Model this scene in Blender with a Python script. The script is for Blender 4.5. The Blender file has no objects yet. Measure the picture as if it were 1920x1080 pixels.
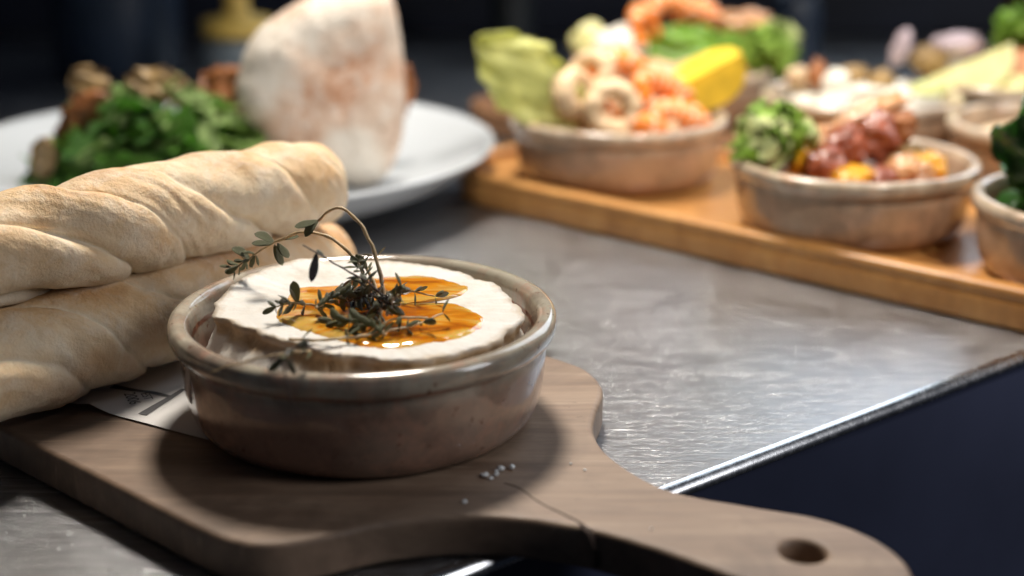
import bpy, bmesh, math, random
from mathutils import Vector, Matrix, noise, Quaternion
R = math.radians
scene = bpy.context.scene
col = scene.collection

# ---------------------------------------------------------------- camera
cam_d = bpy.data.cameras.new('camera'); cam = bpy.data.objects.new('camera', cam_d); col.objects.link(cam)
cam.location = (0, 0, .221); cam.rotation_euler = (R(90 - 17.9), 0, 0)
cam_d.sensor_width = 36; cam_d.lens = 50; cam_d.clip_start = .02; cam_d.clip_end = 60
cam_d.dof.use_dof = True; cam_d.dof.focus_distance = .522; cam_d.dof.aperture_fstop = 4.2
scene.camera = cam

# ---------------------------------------------------------------- world and lamps
w = bpy.data.worlds.new('World'); scene.world = w; w.use_nodes = True
w.node_tree.nodes['Background'].inputs[0].default_value = (.40, .52, .80, 1)
w.node_tree.nodes['Background'].inputs[1].default_value = .032

def lamp(name, kind, loc, target, energy, color, size=.1, size_y=None, spot=None, blend=.5):
    d = bpy.data.lights.new(name, kind); d.energy = energy; d.color = color
    if kind == 'AREA':
        d.size = size
        if size_y: d.shape = 'RECTANGLE'; d.size_y = size_y
    else:
        d.shadow_soft_size = size
    if kind == 'SPOT':
        d.spot_size = R(spot); d.spot_blend = blend
    o = bpy.data.objects.new(name, d); col.objects.link(o); o.location = loc
    o.rotation_euler = (Vector(target) - Vector(loc)).to_track_quat('-Z', 'Y').to_euler()
    return o
lamp('pass_heat_lamp', 'SPOT', (-.05, .92, .75), (.0, .66, .02), 37, (1, .93, .83), .085, spot=100, blend=.7)
lamp('kitchen_window', 'AREA', (.98, 2.15, 1.10), (.22, .6, 0), 12.5, (.77, .88, 1.0), 1.15, 1.3)
lamp('side_window', 'AREA', (1.30, .08, .80), (.05, .70, .04), 7.5, (.97, .97, 1.0), .45, .9)
lamp('tapas_fill_spot', 'SPOT', (.55, -.15, 1.50), (.16, .88, .05), 78, (1, .94, .86), .05, spot=25, blend=.6)  # added fill with no known fixture, brightens the fronts of the back dishes

vs = scene.view_settings
vs.view_transform = 'Standard'; vs.look = 'None'; vs.exposure = .12; vs.gamma = 1; vs.use_curve_mapping = False
scene.cycles.use_denoising = True
scene.cycles.max_bounces = 8

# ---------------------------------------------------------------- helpers
def mesh_obj(name, verts, faces, mat=None, parent=None, smooth=True, loc=None, angle=None):
    me = bpy.data.meshes.new(name); me.from_pydata([tuple(v) for v in verts], [], faces); me.update()
    if smooth: me.shade_smooth()
    if angle: me.set_sharp_from_angle(angle=R(angle))
    o = bpy.data.objects.new(name, me); col.objects.link(o)
    if mat: me.materials.append(mat)
    if parent: o.parent = parent
    if loc: o.location = loc
    return o
def tag(o, label, cat, group=None, kind=None):
    o['label'] = label; o['category'] = cat
    if group: o['group'] = group
    if kind: o['kind'] = kind
    return o
def thing(name, label, cat, loc=(0, 0, 0), group=None):
    o = bpy.data.objects.new(name, None); col.objects.link(o); o.location = loc; o.empty_display_size = .01
    return tag(o, label, cat, group)
def inst(name, me, parent=None, M=None, mat=None):
    o = bpy.data.objects.new(name, me); col.objects.link(o)
    if parent: o.parent = parent
    if M is not None: o.matrix_local = M
    return o
def grid_faces(nu, nv, wrap_v=True, off=0):
    f = []
    for i in range(nu - 1):
        for j in range(nv if wrap_v else nv - 1):
            a = off + i * nv + j; b = off + i * nv + (j + 1) % nv
            f.append((a, b, b + nv, a + nv))
    return f
def lathe(profile, n=96):
    vs_, fs = [], []
    for r, z in profile:
        for k in range(n):
            a = 2 * math.pi * k / n; vs_.append((r * math.cos(a), r * math.sin(a), z))
    fs = grid_faces(len(profile), n)
    return vs_, fs
def smooth_path(pts, n):
    P = [Vector(p) for p in pts]; P = [P[0] * 2 - P[1]] + P + [P[-1] * 2 - P[-2]]
    m = len(P) - 3; out = []
    for k in range(n):
        t = k / (n - 1) * m; i = min(int(t), m - 1); u = t - i
        a, b, c, d = P[i:i + 4]
        out.append(.5 * ((2 * b) + (c - a) * u + (2 * a - 5 * b + 4 * c - d) * u * u + (3 * b - a - 3 * c + d) * u ** 3))
    return out
def smooth_loop(pts, n):
    P = [Vector(p) for p in pts]; m = len(P); out = []
    for k in range(n):
        t = k / n * m; i = int(t); u = t - i
        a, b, c, d = P[(i - 1) % m], P[i % m], P[(i + 1) % m], P[(i + 2) % m]
        out.append(.5 * ((2 * b) + (c - a) * u + (2 * a - 5 * b + 4 * c - d) * u * u + (3 * b - a - 3 * c + d) * u ** 3))
    return out
def tube(pts, radii, seg=8, cap=True):
    V, Fs = [], []; n = len(pts)
    up = Vector((0, 0, 1)); prev = None
    for i, p in enumerate(pts):
        t = (pts[min(i + 1, n - 1)] - pts[max(i - 1, 0)]).normalized()
        if prev is None:
            x = t.cross(up)
            if x.length < .1: x = t.cross(Vector((1, 0, 0)))
        else:
            x = prev - t * prev.dot(t)
        x.normalize(); prev = x.copy(); y = t.cross(x)
        r = radii(i / (n - 1)) if callable(radii) else radii
        for k in range(seg):
            a = 2 * math.pi * k / seg; V.append(p + (x * math.cos(a) + y * math.sin(a)) * r)
    Fs = grid_faces(n, seg)
    if cap:
        Fs.append(tuple(range(seg - 1, -1, -1))); Fs.append(tuple(range((n - 1) * seg, n * seg)))
    return V, Fs
def nz(x, y, z, s=1, o=3):
    return noise.fractal(Vector((x * s, y * s, z * s)), 1.0, 2.0, o)
def lerp_loop(table, a):
    a = a % 360
    T = sorted((k % 360, v) for k, v in table)
    for i in range(len(T)):
        k0, v0 = T[i]; k1, v1 = T[(i + 1) % len(T)]
        if i == len(T) - 1: k1 += 360
        aa = a if a >= T[0][0] else a + 360
        if k0 <= aa <= k1:
            u = (aa - k0) / (k1 - k0 + 1e-9); u = u * u * (3 - 2 * u)
            return v0 + (v1 - v0) * u
    return T[0][1]
def attr(o, name, vals):
    at = o.data.attributes.new(name, 'FLOAT', 'POINT'); at.data.foreach_set('value', vals)
def slab(name, loops, z0, z1, bevel, mat, parent=None):
    """flat board with rounded edges and real holes, from closed 2D outlines"""
    cu = bpy.data.curves.new(name, 'CURVE'); cu.dimensions = '2D'; cu.fill_mode = 'BOTH'
    cu.extrude = (z1 - z0) / 2 - bevel; cu.bevel_depth = bevel; cu.bevel_resolution = 4; cu.offset = -bevel
    for lp in loops:
        s = cu.splines.new('POLY'); s.points.add(len(lp) - 1); s.use_cyclic_u = True
        for p, q in zip(s.points, lp): p.co = (q[0], q[1], 0, 1)
    t = bpy.data.objects.new('tmp', cu); col.objects.link(t)
    dg = bpy.context.evaluated_depsgraph_get()
    me = bpy.data.meshes.new_from_object(t.evaluated_get(dg)); bpy.data.objects.remove(t)
    for v in me.vertices: v.co.z += (z0 + z1) / 2
    me.shade_smooth(); me.set_sharp_from_angle(angle=R(40)); me.materials.clear(); me.materials.append(mat)
    me.name = name
    o = bpy.data.objects.new(name, me); col.objects.link(o)
    if parent: o.parent = parent
    return o

# ---------------------------------------------------------------- material helpers
class NT:
    def __init__(s, name):
        s.m = bpy.data.materials.new(name); s.m.use_nodes = True; s.t = s.m.node_tree
        s.b = s.t.nodes['Principled BSDF']
    def n(s, kind, **kw):
        q = s.t.nodes.new(kind)
        for k, v in kw.items():
            if k in q.inputs: q.inputs[k].default_value = v
            else: setattr(q, k, v)
        return q
    def l(s, a, b): s.t.links.new(a, b)
    def coord(s, scale=(1, 1, 1), rot=(0, 0, 0)):
        tc = s.n('ShaderNodeTexCoord'); mp = s.n('ShaderNodeMapping')
        mp.inputs['Scale'].default_value = scale; mp.inputs['Rotation'].default_value = rot
        s.l(tc.outputs['Object'], mp.inputs[0]); return mp.outputs[0]
    def noise(s, vec, scale, detail=5, rough=.55, dist=0):
        q = s.n('ShaderNodeTexNoise', Scale=scale, Detail=detail, Roughness=rough, Distortion=dist); s.l(vec, q.inputs['Vector']); return q.outputs['Fac']
    def ramp(s, fac, stops):
        q = s.n('ShaderNodeValToRGB'); e = q.color_ramp.elements
        while len(e) < len(stops): e.new(.5)
        for el, (p, c) in zip(e, stops):
            el.position = p; el.color = (c, c, c, 1) if isinstance(c, (int, float)) else (*c, 1)
        s.l(fac, q.inputs[0]); return q.outputs[0]
    def mix(s, fac, a, b):
        q = s.n('ShaderNodeMix', data_type='RGBA')
        for v, i in ((fac, 0), (a, 6), (b, 7)):
            if hasattr(v, 'node'): s.l(v, q.inputs[i])
            else: q.inputs[i].default_value = v if i == 0 else (*v, 1)
        return q.outputs[2]
    def math(s, op, a, b=0):
        q = s.n('ShaderNodeMath', operation=op)
        for v, i in ((a, 0), (b, 1)):
            if hasattr(v, 'node'): s.l(v, q.inputs[i])
            else: q.inputs[i].default_value = v
        return q.outputs[0]
    def attr(s, name):
        return s.n('ShaderNodeAttribute', attribute_name=name).outputs['Fac']
    def bump(s, h, dist, strength=1, prev=None):
        q = s.n('ShaderNodeBump', Strength=strength, Distance=dist); s.l(h, q.inputs['Height'])
        if prev: s.l(prev, q.inputs['Normal'])
        return q.outputs[0]
    def set(s, **kw):
        for k, v in kw.items():
            i = s.b.inputs[k.replace('_', ' ')]
            if hasattr(v, 'node'): s.l(v, i)
            else: i.default_value = (*v, 1) if isinstance(v, tuple) and len(v) == 3 and i.type == 'RGBA' else v
        return s
def plain(name, c, rough=.5, var=.25, scale=60, bump=0, spec=.5, coat=0, sss=0, metal=0, transl=0):
    t = NT(name); v = t.coord(); f = t.noise(v, scale, 4)
    lo = tuple(x * (1 - var) for x in c); hi = tuple(min(1, x * (1 + var)) for x in c)
    t.set(Base_Color=t.ramp(f, [(.3, lo), (.7, hi)]), Roughness=rough, Specular_IOR_Level=spec, Coat_Weight=coat, Coat_Roughness=.08, Metallic=metal)
    if sss: t.set(Subsurface_Weight=sss, Subsurface_Radius=(.006, .003, .0015), Subsurface_Scale=1.0)
    if bump: t.set(Normal=t.bump(t.noise(v, scale * 3, 4), bump))
    if transl:
        tb = t.n('ShaderNodeBsdfTranslucent'); t.l(t.ramp(f, [(.3, tuple(min(1, x * 1.25) for x in lo)), (.7, tuple(min(1, x * 1.25) for x in hi))]), tb.inputs[0])
        mx = t.n('ShaderNodeMixShader', Fac=transl); t.l(t.b.outputs[0], mx.inputs[1]); t.l(tb.outputs[0], mx.inputs[2])
        t.l(mx.outputs[0], t.t.nodes['Material Output'].inputs[0])
    return t.m

# steel ------------------------------------------------------------
t = NT('scratched_steel')
v0 = t.coord()
big = t.noise(v0, 9, 4, .6); fine = t.noise(v0, 420, 4, .7); mid = t.noise(v0, 60, 4, .65)
def scratch(rot, sx, sy, lo, hi, dist=.15):
    return t.ramp(t.noise(t.coord((sx, sy, 1), (0, 0, R(rot))), 1, 2, .55, dist), [(lo, 0), (hi, 1)])
sc = t.math('ADD', t.math('ADD', scratch(13, 20, 2400, .60, .70, .05), scratch(19, 30, 2900, .61, .70, .05)), t.math('ADD', scratch(5, 24, 2600, .63, .71, .05), scratch(48, 36, 2400, .67, .74, .05)))
brush = t.noise(t.coord((60, 2200, 1), (0, 0, R(15))), 1, 3, .7)
h = t.math('ADD', t.math('MULTIPLY', sc, -.7), t.math('ADD', t.math('MULTIPLY', brush, .7), t.math('MULTIPLY', fine, .25)))
cb = t.mix(t.ramp(big, [(.3, 0), (.7, 1)]), (.335, .34, .352), (.43, .437, .45))
cb = t.mix(t.math('MULTIPLY', sc, .8), cb, (.93, .94, .96))
t.set(Metallic=1.0, Base_Color=cb, Roughness=t.math('ADD', t.math('MULTIPLY', mid, .07), t.math('ADD', t.math('MULTIPLY', big, .12), .22)),
      Normal=t.bump(h, .00014, .9))
M_STEEL = t.m
t = NT('polished_edge_steel'); v = t.coord((30, 30, 30)); q1 = t.noise(t.coord((60, 60, 60)), 4, 4, .7); q2 = t.noise(t.coord(), 700, 3)
t.set(Metallic=1.0, Base_Color=t.ramp(q1, [(.3, (.62, .63, .65)), (.7, (.78, .79, .80))]), Roughness=t.math('ADD', t.math('MULTIPLY', q1, .2), .16), Normal=t.bump(q2, .00006, .5))
M_EDGE = t.m
M_PANEL = plain('dark_front_panel', (.030, .036, .068), .42, .25, 6, 0, .5)  # steel panel: its lack of front light and navy reflection are put into the colour
M_FLOOR = plain('dark_floor', (.03, .032, .04), .7, .3, 8)
M_BACK = plain('dark_upstand', (.012, .015, .028), .55, .5, 5)

# woods ------------------------------------------------------------
def wood(name, dark, mid, light, rot, rough, scale=1.0, coat=0.0, spots=.0):
    t = NT(name)
    v = t.coord((7 * scale, 75 * scale, 30 * scale), (0, 0, rot)); g = t.noise(v, 1, 6, .62, .6)
    v2 = t.coord((40 * scale, 420 * scale, 120 * scale), (0, 0, rot)); f = t.noise(v2, 1, 4, .65)
    v0 = t.coord(); b = t.noise(v0, 24, 4, .6)
    c = t.ramp(g, [(.26, dark), (.5, mid), (.74, light)])
    c = t.mix(t.ramp(f, [(.35, .35), (.6, 0)]), c, tuple(x * .55 for x in mid))
    c = t.mix(t.ramp(b, [(.35, .0), (.75, .45)]), c, tuple(x * .9 for x in light))
    if spots:
        st = t.noise(v0, 13, 5, .65, .6); c = t.mix(t.ramp(st, [(.36, .6), (.52, 0)]), c, tuple(x * .42 for x in mid))
        st2 = t.noise(t.coord((30, 700, 60), (0, 0, rot + R(24))), 1, 2, .5); c = t.mix(t.ramp(st2, [(.66, 0), (.74, .45)]), c, tuple(min(1, x * 1.25) for x in light))
        st3 = t.noise(v0, 150, 4, .7); c = t.mix(t.ramp(st3, [(.62, 0), (.74, .4)]), c, tuple(x * .4 for x in mid))
    t.set(Base_Color=c, Roughness=t.math('ADD', t.math('MULTIPLY', b, .2), rough - .1), Coat_Weight=coat, Coat_Roughness=.2,
          Normal=t.bump(t.math('ADD', f, g), .0005, .5))
    return t.m
AX = math.atan2(-.638, .77)
M_BOARD = wood('worn_walnut', (.095, .056, .034), (.24, .153, .10), (.385, .275, .19), -AX, .55, 1.0, 0, 1)
M_TRAY = wood('oiled_acacia', (.30, .115, .030), (.50, .225, .062), (.66, .35, .115), R(42), .38, .8, .25)
M_TRAY2 = wood('dark_acacia', (.10, .045, .02), (.19, .09, .04), (.26, .13, .06), R(42), .5, .8)
M_CRACK = plain('crack_brown', (.045, .026, .018), .9, .3, 200)  # dark brown of the split in the board

# stoneware --------------------------------------------------------
def stoneware(name, rim, body, foot, red, spec_dark, ro=.06):
    t = NT(name); tc = t.n('ShaderNodeTexCoord'); sx = t.n('ShaderNodeSeparateXYZ'); t.l(tc.outputs['Object'], sx.inputs[0])
    v = t.coord(); nA = t.noise(v, 38, 6, .65); nB = t.noise(v, 210, 4, .6); nC = t.noise(v, 14, 3)
    z = t.math('ADD', sx.outputs['Z'], t.math('MULTIPLY', t.math('SUBTRACT', nA, .5), .006))
    zf = t.math('DIVIDE', z, .042)
    c = t.ramp(zf, [(.03, foot), (.16, body), (.60, tuple(x * 1.06 for x in body)), (.735, rim), (.755, red), (.785, red), (.80, rim), (1, rim)])
    nD = t.noise(v, 90, 6, .75, .4)
    c = t.mix(t.ramp(nA, [(.42, 0), (.62, .75)]), c, tuple(x * .50 for x in body))
    c = t.mix(t.ramp(nC, [(.52, 0), (.70, .32)]), c, tuple(min(1, x * 1.15) for x in rim))
    c = t.mix(t.ramp(nD, [(.50, 0), (.68, .6)]), c, (body[0] * 1.5, body[1] * 1.35, body[2] * 1.3))
    c = t.mix(t.ramp(nB, [(.64, 0), (.70, .8)]), c, spec_dark)
    t.set(Base_Color=c, Roughness=t.math('ADD', t.math('MULTIPLY', nA, .16), ro), Specular_IOR_Level=.55, Coat_Weight=.6, Coat_Roughness=.05,
          Normal=t.bump(t.math('ADD', nC, t.math('MULTIPLY', nB, .15)), .0008, .45))
    return t.m
M_POT = stoneware('glazed_stoneware', (.43, .385, .30), (.315, .185, .13), (.14, .08, .058), (.25, .075, .035), (.14, .05, .025))
M_POT2 = stoneware('sandy_stoneware', (.56, .45, .33), (.46, .30, .19), (.42, .20, .10), (.40, .26, .165), (.34, .19, .11), .14)
M_DRIP = plain('pale_glaze', (.60, .52, .47), .14, .1, 40, 0, .6, .4)

# foods ------------------------------------------------------------
t = NT('bread_crust'); v = t.coord()
nA = t.noise(v, 34, 5, .6); nB = t.noise(v, 150, 5, .65); nC = t.noise(v, 900, 3, .6); nF = t.noise(v, 75, 6, .7, .5)
toast = t.attr('toast')
k = t.math('ADD', t.math('MULTIPLY', nA, .80), t.math('ADD', t.math('MULTIPLY', toast, .42), .10))
c = t.ramp(k, [(.34, (.78, .67, .50)), (.62, (.77, .61, .41)), (.84, (.71, .48, .26)), (1.05, (.56, .31, .13))])
c = t.mix(t.ramp(nF, [(.46, 0), (.70, .50)]), c, (.82, .75, .63))
c = t.mix(t.ramp(nB, [(.62, 0), (.80, .22)]), c, (.50, .28, .12))
under = t.attr('under'); c = t.mix(t.math('MULTIPLY', under, .8), c, (.66, .57, .44))
t.set(Base_Color=c, Roughness=.62, Specular_IOR_Level=.3, Subsurface_Weight=.12, Subsurface_Radius=(.008, .004, .002), Subsurface_Scale=.6,
      Normal=t.bump(t.math('ADD', t.math('MULTIPLY', nC, .5), t.math('ADD', nB, nF)), .0013, .6))
M_BREAD = t.m
t = NT('floured_crust'); v = t.coord()
nA = t.noise(v, 17, 3, .5); nB = t.noise(v, 110, 6, .7, .8); nC = t.noise(v, 400, 3)
vo = t.n('ShaderNodeTexVoronoi', feature='DISTANCE_TO_EDGE', Scale=55.0); t.l(v, vo.inputs['Vector'])
c = t.ramp(nA, [(.42, (.68, .61, .52)), (.53, (.63, .47, .36)), (.63, (.50, .26, .15))])
c = t.mix(t.ramp(nB, [(.46, 0), (.66, .7)]), c, (.70, .65, .58))
c = t.mix(t.ramp(nB, [(.30, .85), (.43, 0)]), c, (.30, .19, .13))
t.set(Base_Color=c, Roughness=.85, Specular_IOR_Level=.2, Normal=t.bump(t.math('ADD', nB, t.math('MULTIPLY', nC, .3)), .0035, .6))
M_RUSTIC = t.m
M_CRUMB = plain('bread_crumb', (.70, .58, .42), .9, .2, 120, .002)
t = NT('white_rind'); v = t.coord()
nA = t.noise(v, 60, 5, .6); nB = t.noise(v, 300, 5, .65); nD = t.noise(v, 130, 5, .7, .6)
br = t.attr('brown'); k = t.math('ADD', br, t.math('MULTIPLY', t.math('SUBTRACT', nD, .5), 1.0))
c = t.ramp(nA, [(.28, (.56, .50, .42)), (.45, (.65, .61, .55)), (.7, (.70, .675, .635))])
c = t.mix(t.ramp(k, [(.18, 0), (.45, .55), (.80, .95)]), c, t.ramp(nD, [(.35, (.26, .165, .08)), (.65, (.52, .38, .23))]))
t.set(Base_Color=c, Roughness=.6, Specular_IOR_Level=.35, Subsurface_Weight=.15, Subsurface_Radius=(.005, .004, .003), Subsurface_Scale=.6,
      Normal=t.bump(t.math('ADD', nB, nA), .0007, .6))
M_RIND = t.m
t = NT('amber_honey'); v = t.coord((1, 1, 1)); v2 = t.coord((38, 120, 40), (0, 0, R(20)))
nA = t.noise(v2, 1, 4, .5, .8); th = t.attr('thick')
k = t.math('ADD', t.math('MULTIPLY', th, .50), t.math('SUBTRACT', t.math('MULTIPLY', nA, 1.5), .38))
c = t.ramp(k, [(.30, (.70, .42, .09)), (.48, (.70, .27, .012)), (.68, (.50, .145, .005)), (.92, (.20, .045, .003))])
t.set(Base_Color=c, Roughness=.06, Specular_IOR_Level=.6, Coat_Weight=.6, Coat_Roughness=.02, Subsurface_Weight=.25, Subsurface_Radius=(.006, .002, .0005), Subsurface_Scale=.8,
      Normal=t.bump(t.noise(v, 110, 2), .0008, .35))
M_HONEY = t.m
M_THYME = plain('thyme_green', (.165, .168, .070), .45, .45, 260, .0003, .5, transl=.25)
M_THYME_D = plain('thyme_dark', (.088, .092, .042), .30, .5, 260, .0003, .6, .4)
M_THYME_B = plain('thyme_charred', (.020, .011, .013), .22, .5, 260, .0003, .6, .4)
M_STEM = plain('thyme_stem', (.52, .37, .20), .45, .35, 320, .0002)
M_STEM_D = plain('thyme_stem_dark', (.075, .045, .035), .4, .5, 320, .0002)
M_SALT = plain('salt', (.80, .81, .80), .25, .08, 500, 0, .6)
M_PAPER = plain('printed_paper', (.62, .60, .58), .7, .05, 30)
M_INK = plain('grey_ink', (.075, .072, .075), .7, .1, 60)
M_PLATE = plain('white_porcelain', (.50, .525, .55), .16, .03, 12, 0, .55, .3)
M_GREENS = [plain('rocket_green_%s' % n, c,   .42, .35, 90, .0008, .45, transl=.4) for n, c in (('deep', (.08, .22, .03)), ('mid', (.20, .43, .07)), ('light', (.46, .62, .24)))]
M_CRISP = plain('fried_crisp', (.30, .19, .075), .5, .45, 50, .001)
M_CRISP_D = plain('fried_crisp_brown', (.30, .11, .035), .45, .45, 60, .001)
M_LETT = plain('pale_lettuce', (.84, .87, .32), .4, .35, 55, .001, .4, transl=.5)
M_FRIS = plain('frisee_green', (.46, .72, .12), .5, .45, 70, .001, .4, transl=.45)
M_FRIS_L = plain('frisee_pale', (.78, .88, .40), .5, .3, 60, .001, .4, transl=.45)
M_LIME = plain('leaf_green', (.21, .40, .04), .4, .3, 30, .001, transl=.35)
M_DARKLEAF = plain('spinach_green', (.022, .095, .008), .35, .5, 60, .0015)
M_SQUID = plain('fried_squid', (.74, .54, .33), .5, .22, 45, .0015, .4, 0, .15)
M_PRAWN = plain('prawn_orange', (.86, .22, .018), .32, .3, 60, .001, .5, .2, .1)
M_PRAWN_W = plain('prawn_pink', (.82, .50, .32), .38, .25, 60, .001, .5, .2, .1)
M_MEAT = plain('glazed_sausage', (.30, .075, .035), .2, .4, 70, .001, .6, .5)
M_MEAT_L = plain('roast_chicken', (.58, .29, .13), .35, .35, 60, .001, .5, .3)
M_PEPPER = plain('yellow_pepper', (.80, .38, .015), .22, .25, 40, .0005, .6, .4)
M_SAUCE = plain('orange_sauce', (.44, .13, .025), .12, .35, 60, .001, .6, .5)
M_CREAM = plain('white_cheese_crumble', (.78, .74, .64), .6, .12, 60, .001)
M_LEMON = plain('lemon_rind', (.84, .54, .01), .38, .12, 200, .0004)
M_LEMON_F = plain('lemon_flesh', (.84, .60, .05), .3, .2, 90, .0006, .5, .2, .15)
M_LEMON_P = plain('pale_lemon_flesh', (.72, .68, .30), .35, .2, 70, .0006, .5, .1, .15)
M_ONION = plain('red_onion', (.50, .40, .44), .4, .4, 40)
M_SALMON = plain('salmon', (.72, .33, .17), .45, .25, 50, .0006)
M_CAP = plain('yellow_plastic', (.82, .56, .13), .4, .1, 20)
M_BOTTLE = plain('cloudy_plastic', (.20, .24, .27), .35, .1, 20)
M_DKBLUE = plain('dark_blue_enamel', (.022, .035, .06), .4, .3, 10)
M_DKGREY = plain('dark_grey_enamel', (.016, .020, .022), .5, .3, 10)
M_DKWOOD = plain('dark_brown_wood', (.085, .050, .018), .6, .3, 20)

# ---------------------------------------------------------------- setting: counter, floor
EO = Vector((.0562, .4538, 0)); EU = Vector((.785, .620, 0)).normalized(); EV = Vector((-EU.y, EU.x, 0))
counter = thing('steel_counter', 'scratched brushed steel counter with a rounded bright edge', 'counter', EO)
rad = .0042
prof = [(2.2, 0), (1.2, 0), (.6, 0), (.3, 0), (.12, 0), (rad * 1.6, 0), (rad, 0)]
edge = [(rad - rad * math.sin(a), -rad + rad * math.cos(a)) for a in [R(d) for d in (0, 15, 30, 45, 60, 75, 90)]] + []
us = [-1.6, -.8, -.3, 0, .3, .8, 1.6]
V = [tuple(EU * u + EV * q + Vector((0, 0, z))) for u in us for q, z in prof]
mesh_obj('worktop', V, [tuple(reversed(f)) for f in grid_faces(len(us), len(prof), False)], M_STEEL, counter)
edge += [(0, -.0046), (.006, -.0052)]
V = [tuple(EU * u + EV * q + Vector((0, 0, z))) for u in us for q, z in edge]
mesh_obj('rounded_edge', V, [tuple(reversed(f)) for f in grid_faces(len(us), len(edge), False)], M_EDGE, counter)
V = [tuple(EU * u + EV * q + Vector((0, 0, z))) for u in us for q, z in ((.002, -.0048), (.002, -.85))]
mesh_obj('front_panel', V, [tuple(reversed(f)) for f in grid_faces(len(us), 2, False)], M_PANEL, counter)
fl = mesh_obj('floor', [(-8, -6, -.87), (8, -6, -.87), (8, 8, -.87), (-8, 8, -.87)], [(0, 1, 2, 3)], M_FLOOR, smooth=False)
fl['kind'] = 'structure'
def box(name, x0, x1, y0, y1, z0, z1, mat, parent=None, bev=.004):
    bm = bmesh.new(); bmesh.ops.create_cube(bm, size=1)
    for q in bm.verts: q.co = Vector((x0 + (q.co.x + .5) * (x1 - x0), y0 + (q.co.y + .5) * (y1 - y0), z0 + (q.co.z + .5) * (z1 - z0)))
    if bev: bmesh.ops.bevel(bm, geom=bm.edges[:], offset=bev, segments=3, affect='EDGES', profile=.5)
    me = bpy.data.meshes.new(name); bm.to_mesh(me); bm.free(); me.materials.append(mat); me.shade_smooth(); me.set_sharp_from_angle(angle=R(35))
    o = bpy.data.objects.new(name, me); col.objects.link(o)
    if parent: o.parent = parent
    return o
bk = box('back_wall', -2.2, 2.2, 1.62, 1.66, .0, .26, M_BACK, bev=.003); bk['kind'] = 'structure'

# ---------------------------------------------------------------- paddle board
outline = [(.0196, .544), (.0300, .532), (.0352, .512), (.0312, .488), (.0295, .470), (.0345, .449), (.0505, .4245), (.075, .4125), (.097, .4035), (.1105, .3905), (.1165, .3750),
           (.1150, .3600), (.109, .3500), (.097, .3470), (.083, .3525), (.066, .3650), (.045, .3820), (.023, .3955), (.002, .4025), (-.018, .4040), (-.040, .3995), (-.058, .3905),
           (-.071, .3855), (-.083, .3870), (-.097, .3960), (-.140, .4340), (-.187, .4750), (-.240, .5210), (-.278, .5545), (-.287, .5700), (-.280, .5880), (-.235, .6430), (-.195, .6930), (-.180, .7030),
           (-.166, .7000), (-.110, .6520), (-.050, .6010), (.000, .5610)]
out = [(p.x, p.y) for p in smooth_loop([(x, y, 0) for x, y in outline], 260)]
hc = (.0873, .3815)
hole = [(hc[0] + .0068 * math.cos(2 * math.pi * k / 32), hc[1] + .0068 * math.sin(2 * math.pi * k / 32)) for k in range(32)]
board = thing('paddle_board', 'worn walnut paddle board under the baked cheese dish, with a hole in its handle', 'serving board', (-.07, .52, 0))
sh = lambda L: [(x + .07, y - .52) for x, y in L]
slab('board', [sh(out), sh(hole)],   .0004, .015, .0022, M_BOARD, board)
cr = [(-.0026, .4278), (.0026, .4238), (.0086, .414), (.0152, .4065), (.0200, .4010)]
cp = smooth_path([(x, y, .01515) for x, y in cr] + [(.0226, .3972, .0151), (.0243, .3942, .0146), (.0252, .3931, .0118), (.0258, .3927, .0080), (.0263, .3924, .0030)], 40)
V, Fc = [], []
for i, p in enumerate(cp):
    tn = (cp[min(i + 1, 39)] - cp[max(i - 1, 0)]).normalized()
    wd = (.0004 + .0008 * min(1, i / 22)) * (1 + .3 * noise.noise(p * 400))
    sd = Vector((tn.y, -tn.x, 0)).normalized() if i < 34 else Vector((.95, .3, 0))
    nr_ = Vector((0, 0, 1)) if i < 30 else Vector((-.3, -.9, .3)).normalized()
    for e, h in ((-1, -.0004), (0, .0001), (1, -.0004)): V.append(p + sd * wd * e + nr_ * h - Vector((-.07, .52, 0)))
mesh_obj('crack', V, grid_faces(40, 3, False), M_CRACK, board)

# ---------------------------------------------------------------- printed paper under the bread
pa, pb = Vector((-.1658, .4949, 0)), Vector((-.1116, .4639, 0)); du = (pb - pa); ln = du.length; du.normalize(); dv = Vector((-du.y, du.x, 0))
paper = thing('menu_paper', 'white printed paper sheet lying under the bread sticks, marked EST 2006', 'paper', pa)
V = []
for i in range(41):
    for j in range(31):
        u = -.09 + i * .005; q = j * .006
        z = .0156 + .0009 * abs(noise.noise(Vector((u * 40, q * 30, 3)))) + (.0016 * math.exp(-((u - .010 - .4 * q) / .005) ** 2) * math.exp(-q / .02))
        V.append(du * u + dv * q + Vector((0, 0, z)))
mesh_obj('sheet', V, grid_faces(41, 31, False), M_PAPER, paper)
def ppt(x, y, z=.0178): return Vector((x, y, z)) - pa
def bar(p, q, w0, w1):
    p, q = Vector(p), Vector(q); d = (q - p).normalized(); s = Vector((-d.y, d.x, 0)); V = []
    for i in range(13):
        k = i / 12; c = p.lerp(q, k); wd = w0 + (w1 - w0) * k
        for e in (-1, 1):
            P_ = c + s * wd * e * .5; rel = P_ - pa; u, g = rel.dot(du), rel.dot(dv)
            z = .0156 + .0009 * abs(noise.noise(Vector((u * 40, g * 30, 3)))) + (.0016 * math.exp(-((u - .010 - .4 * g) / .005) ** 2) * math.exp(-g / .02)) + .00022
            V.append(Vector((rel.x, rel.y, z)))
    mesh_obj('printed_bar', V, grid_faces(13, 2, False), M_INK, paper)
bar((-.1543, .5104, 0), (-.1300, .5012, 0), .0034, .0020)
bar((-.1262, .5085, 0), (-.1360, .4835, 0), .0020, .0038)
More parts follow.
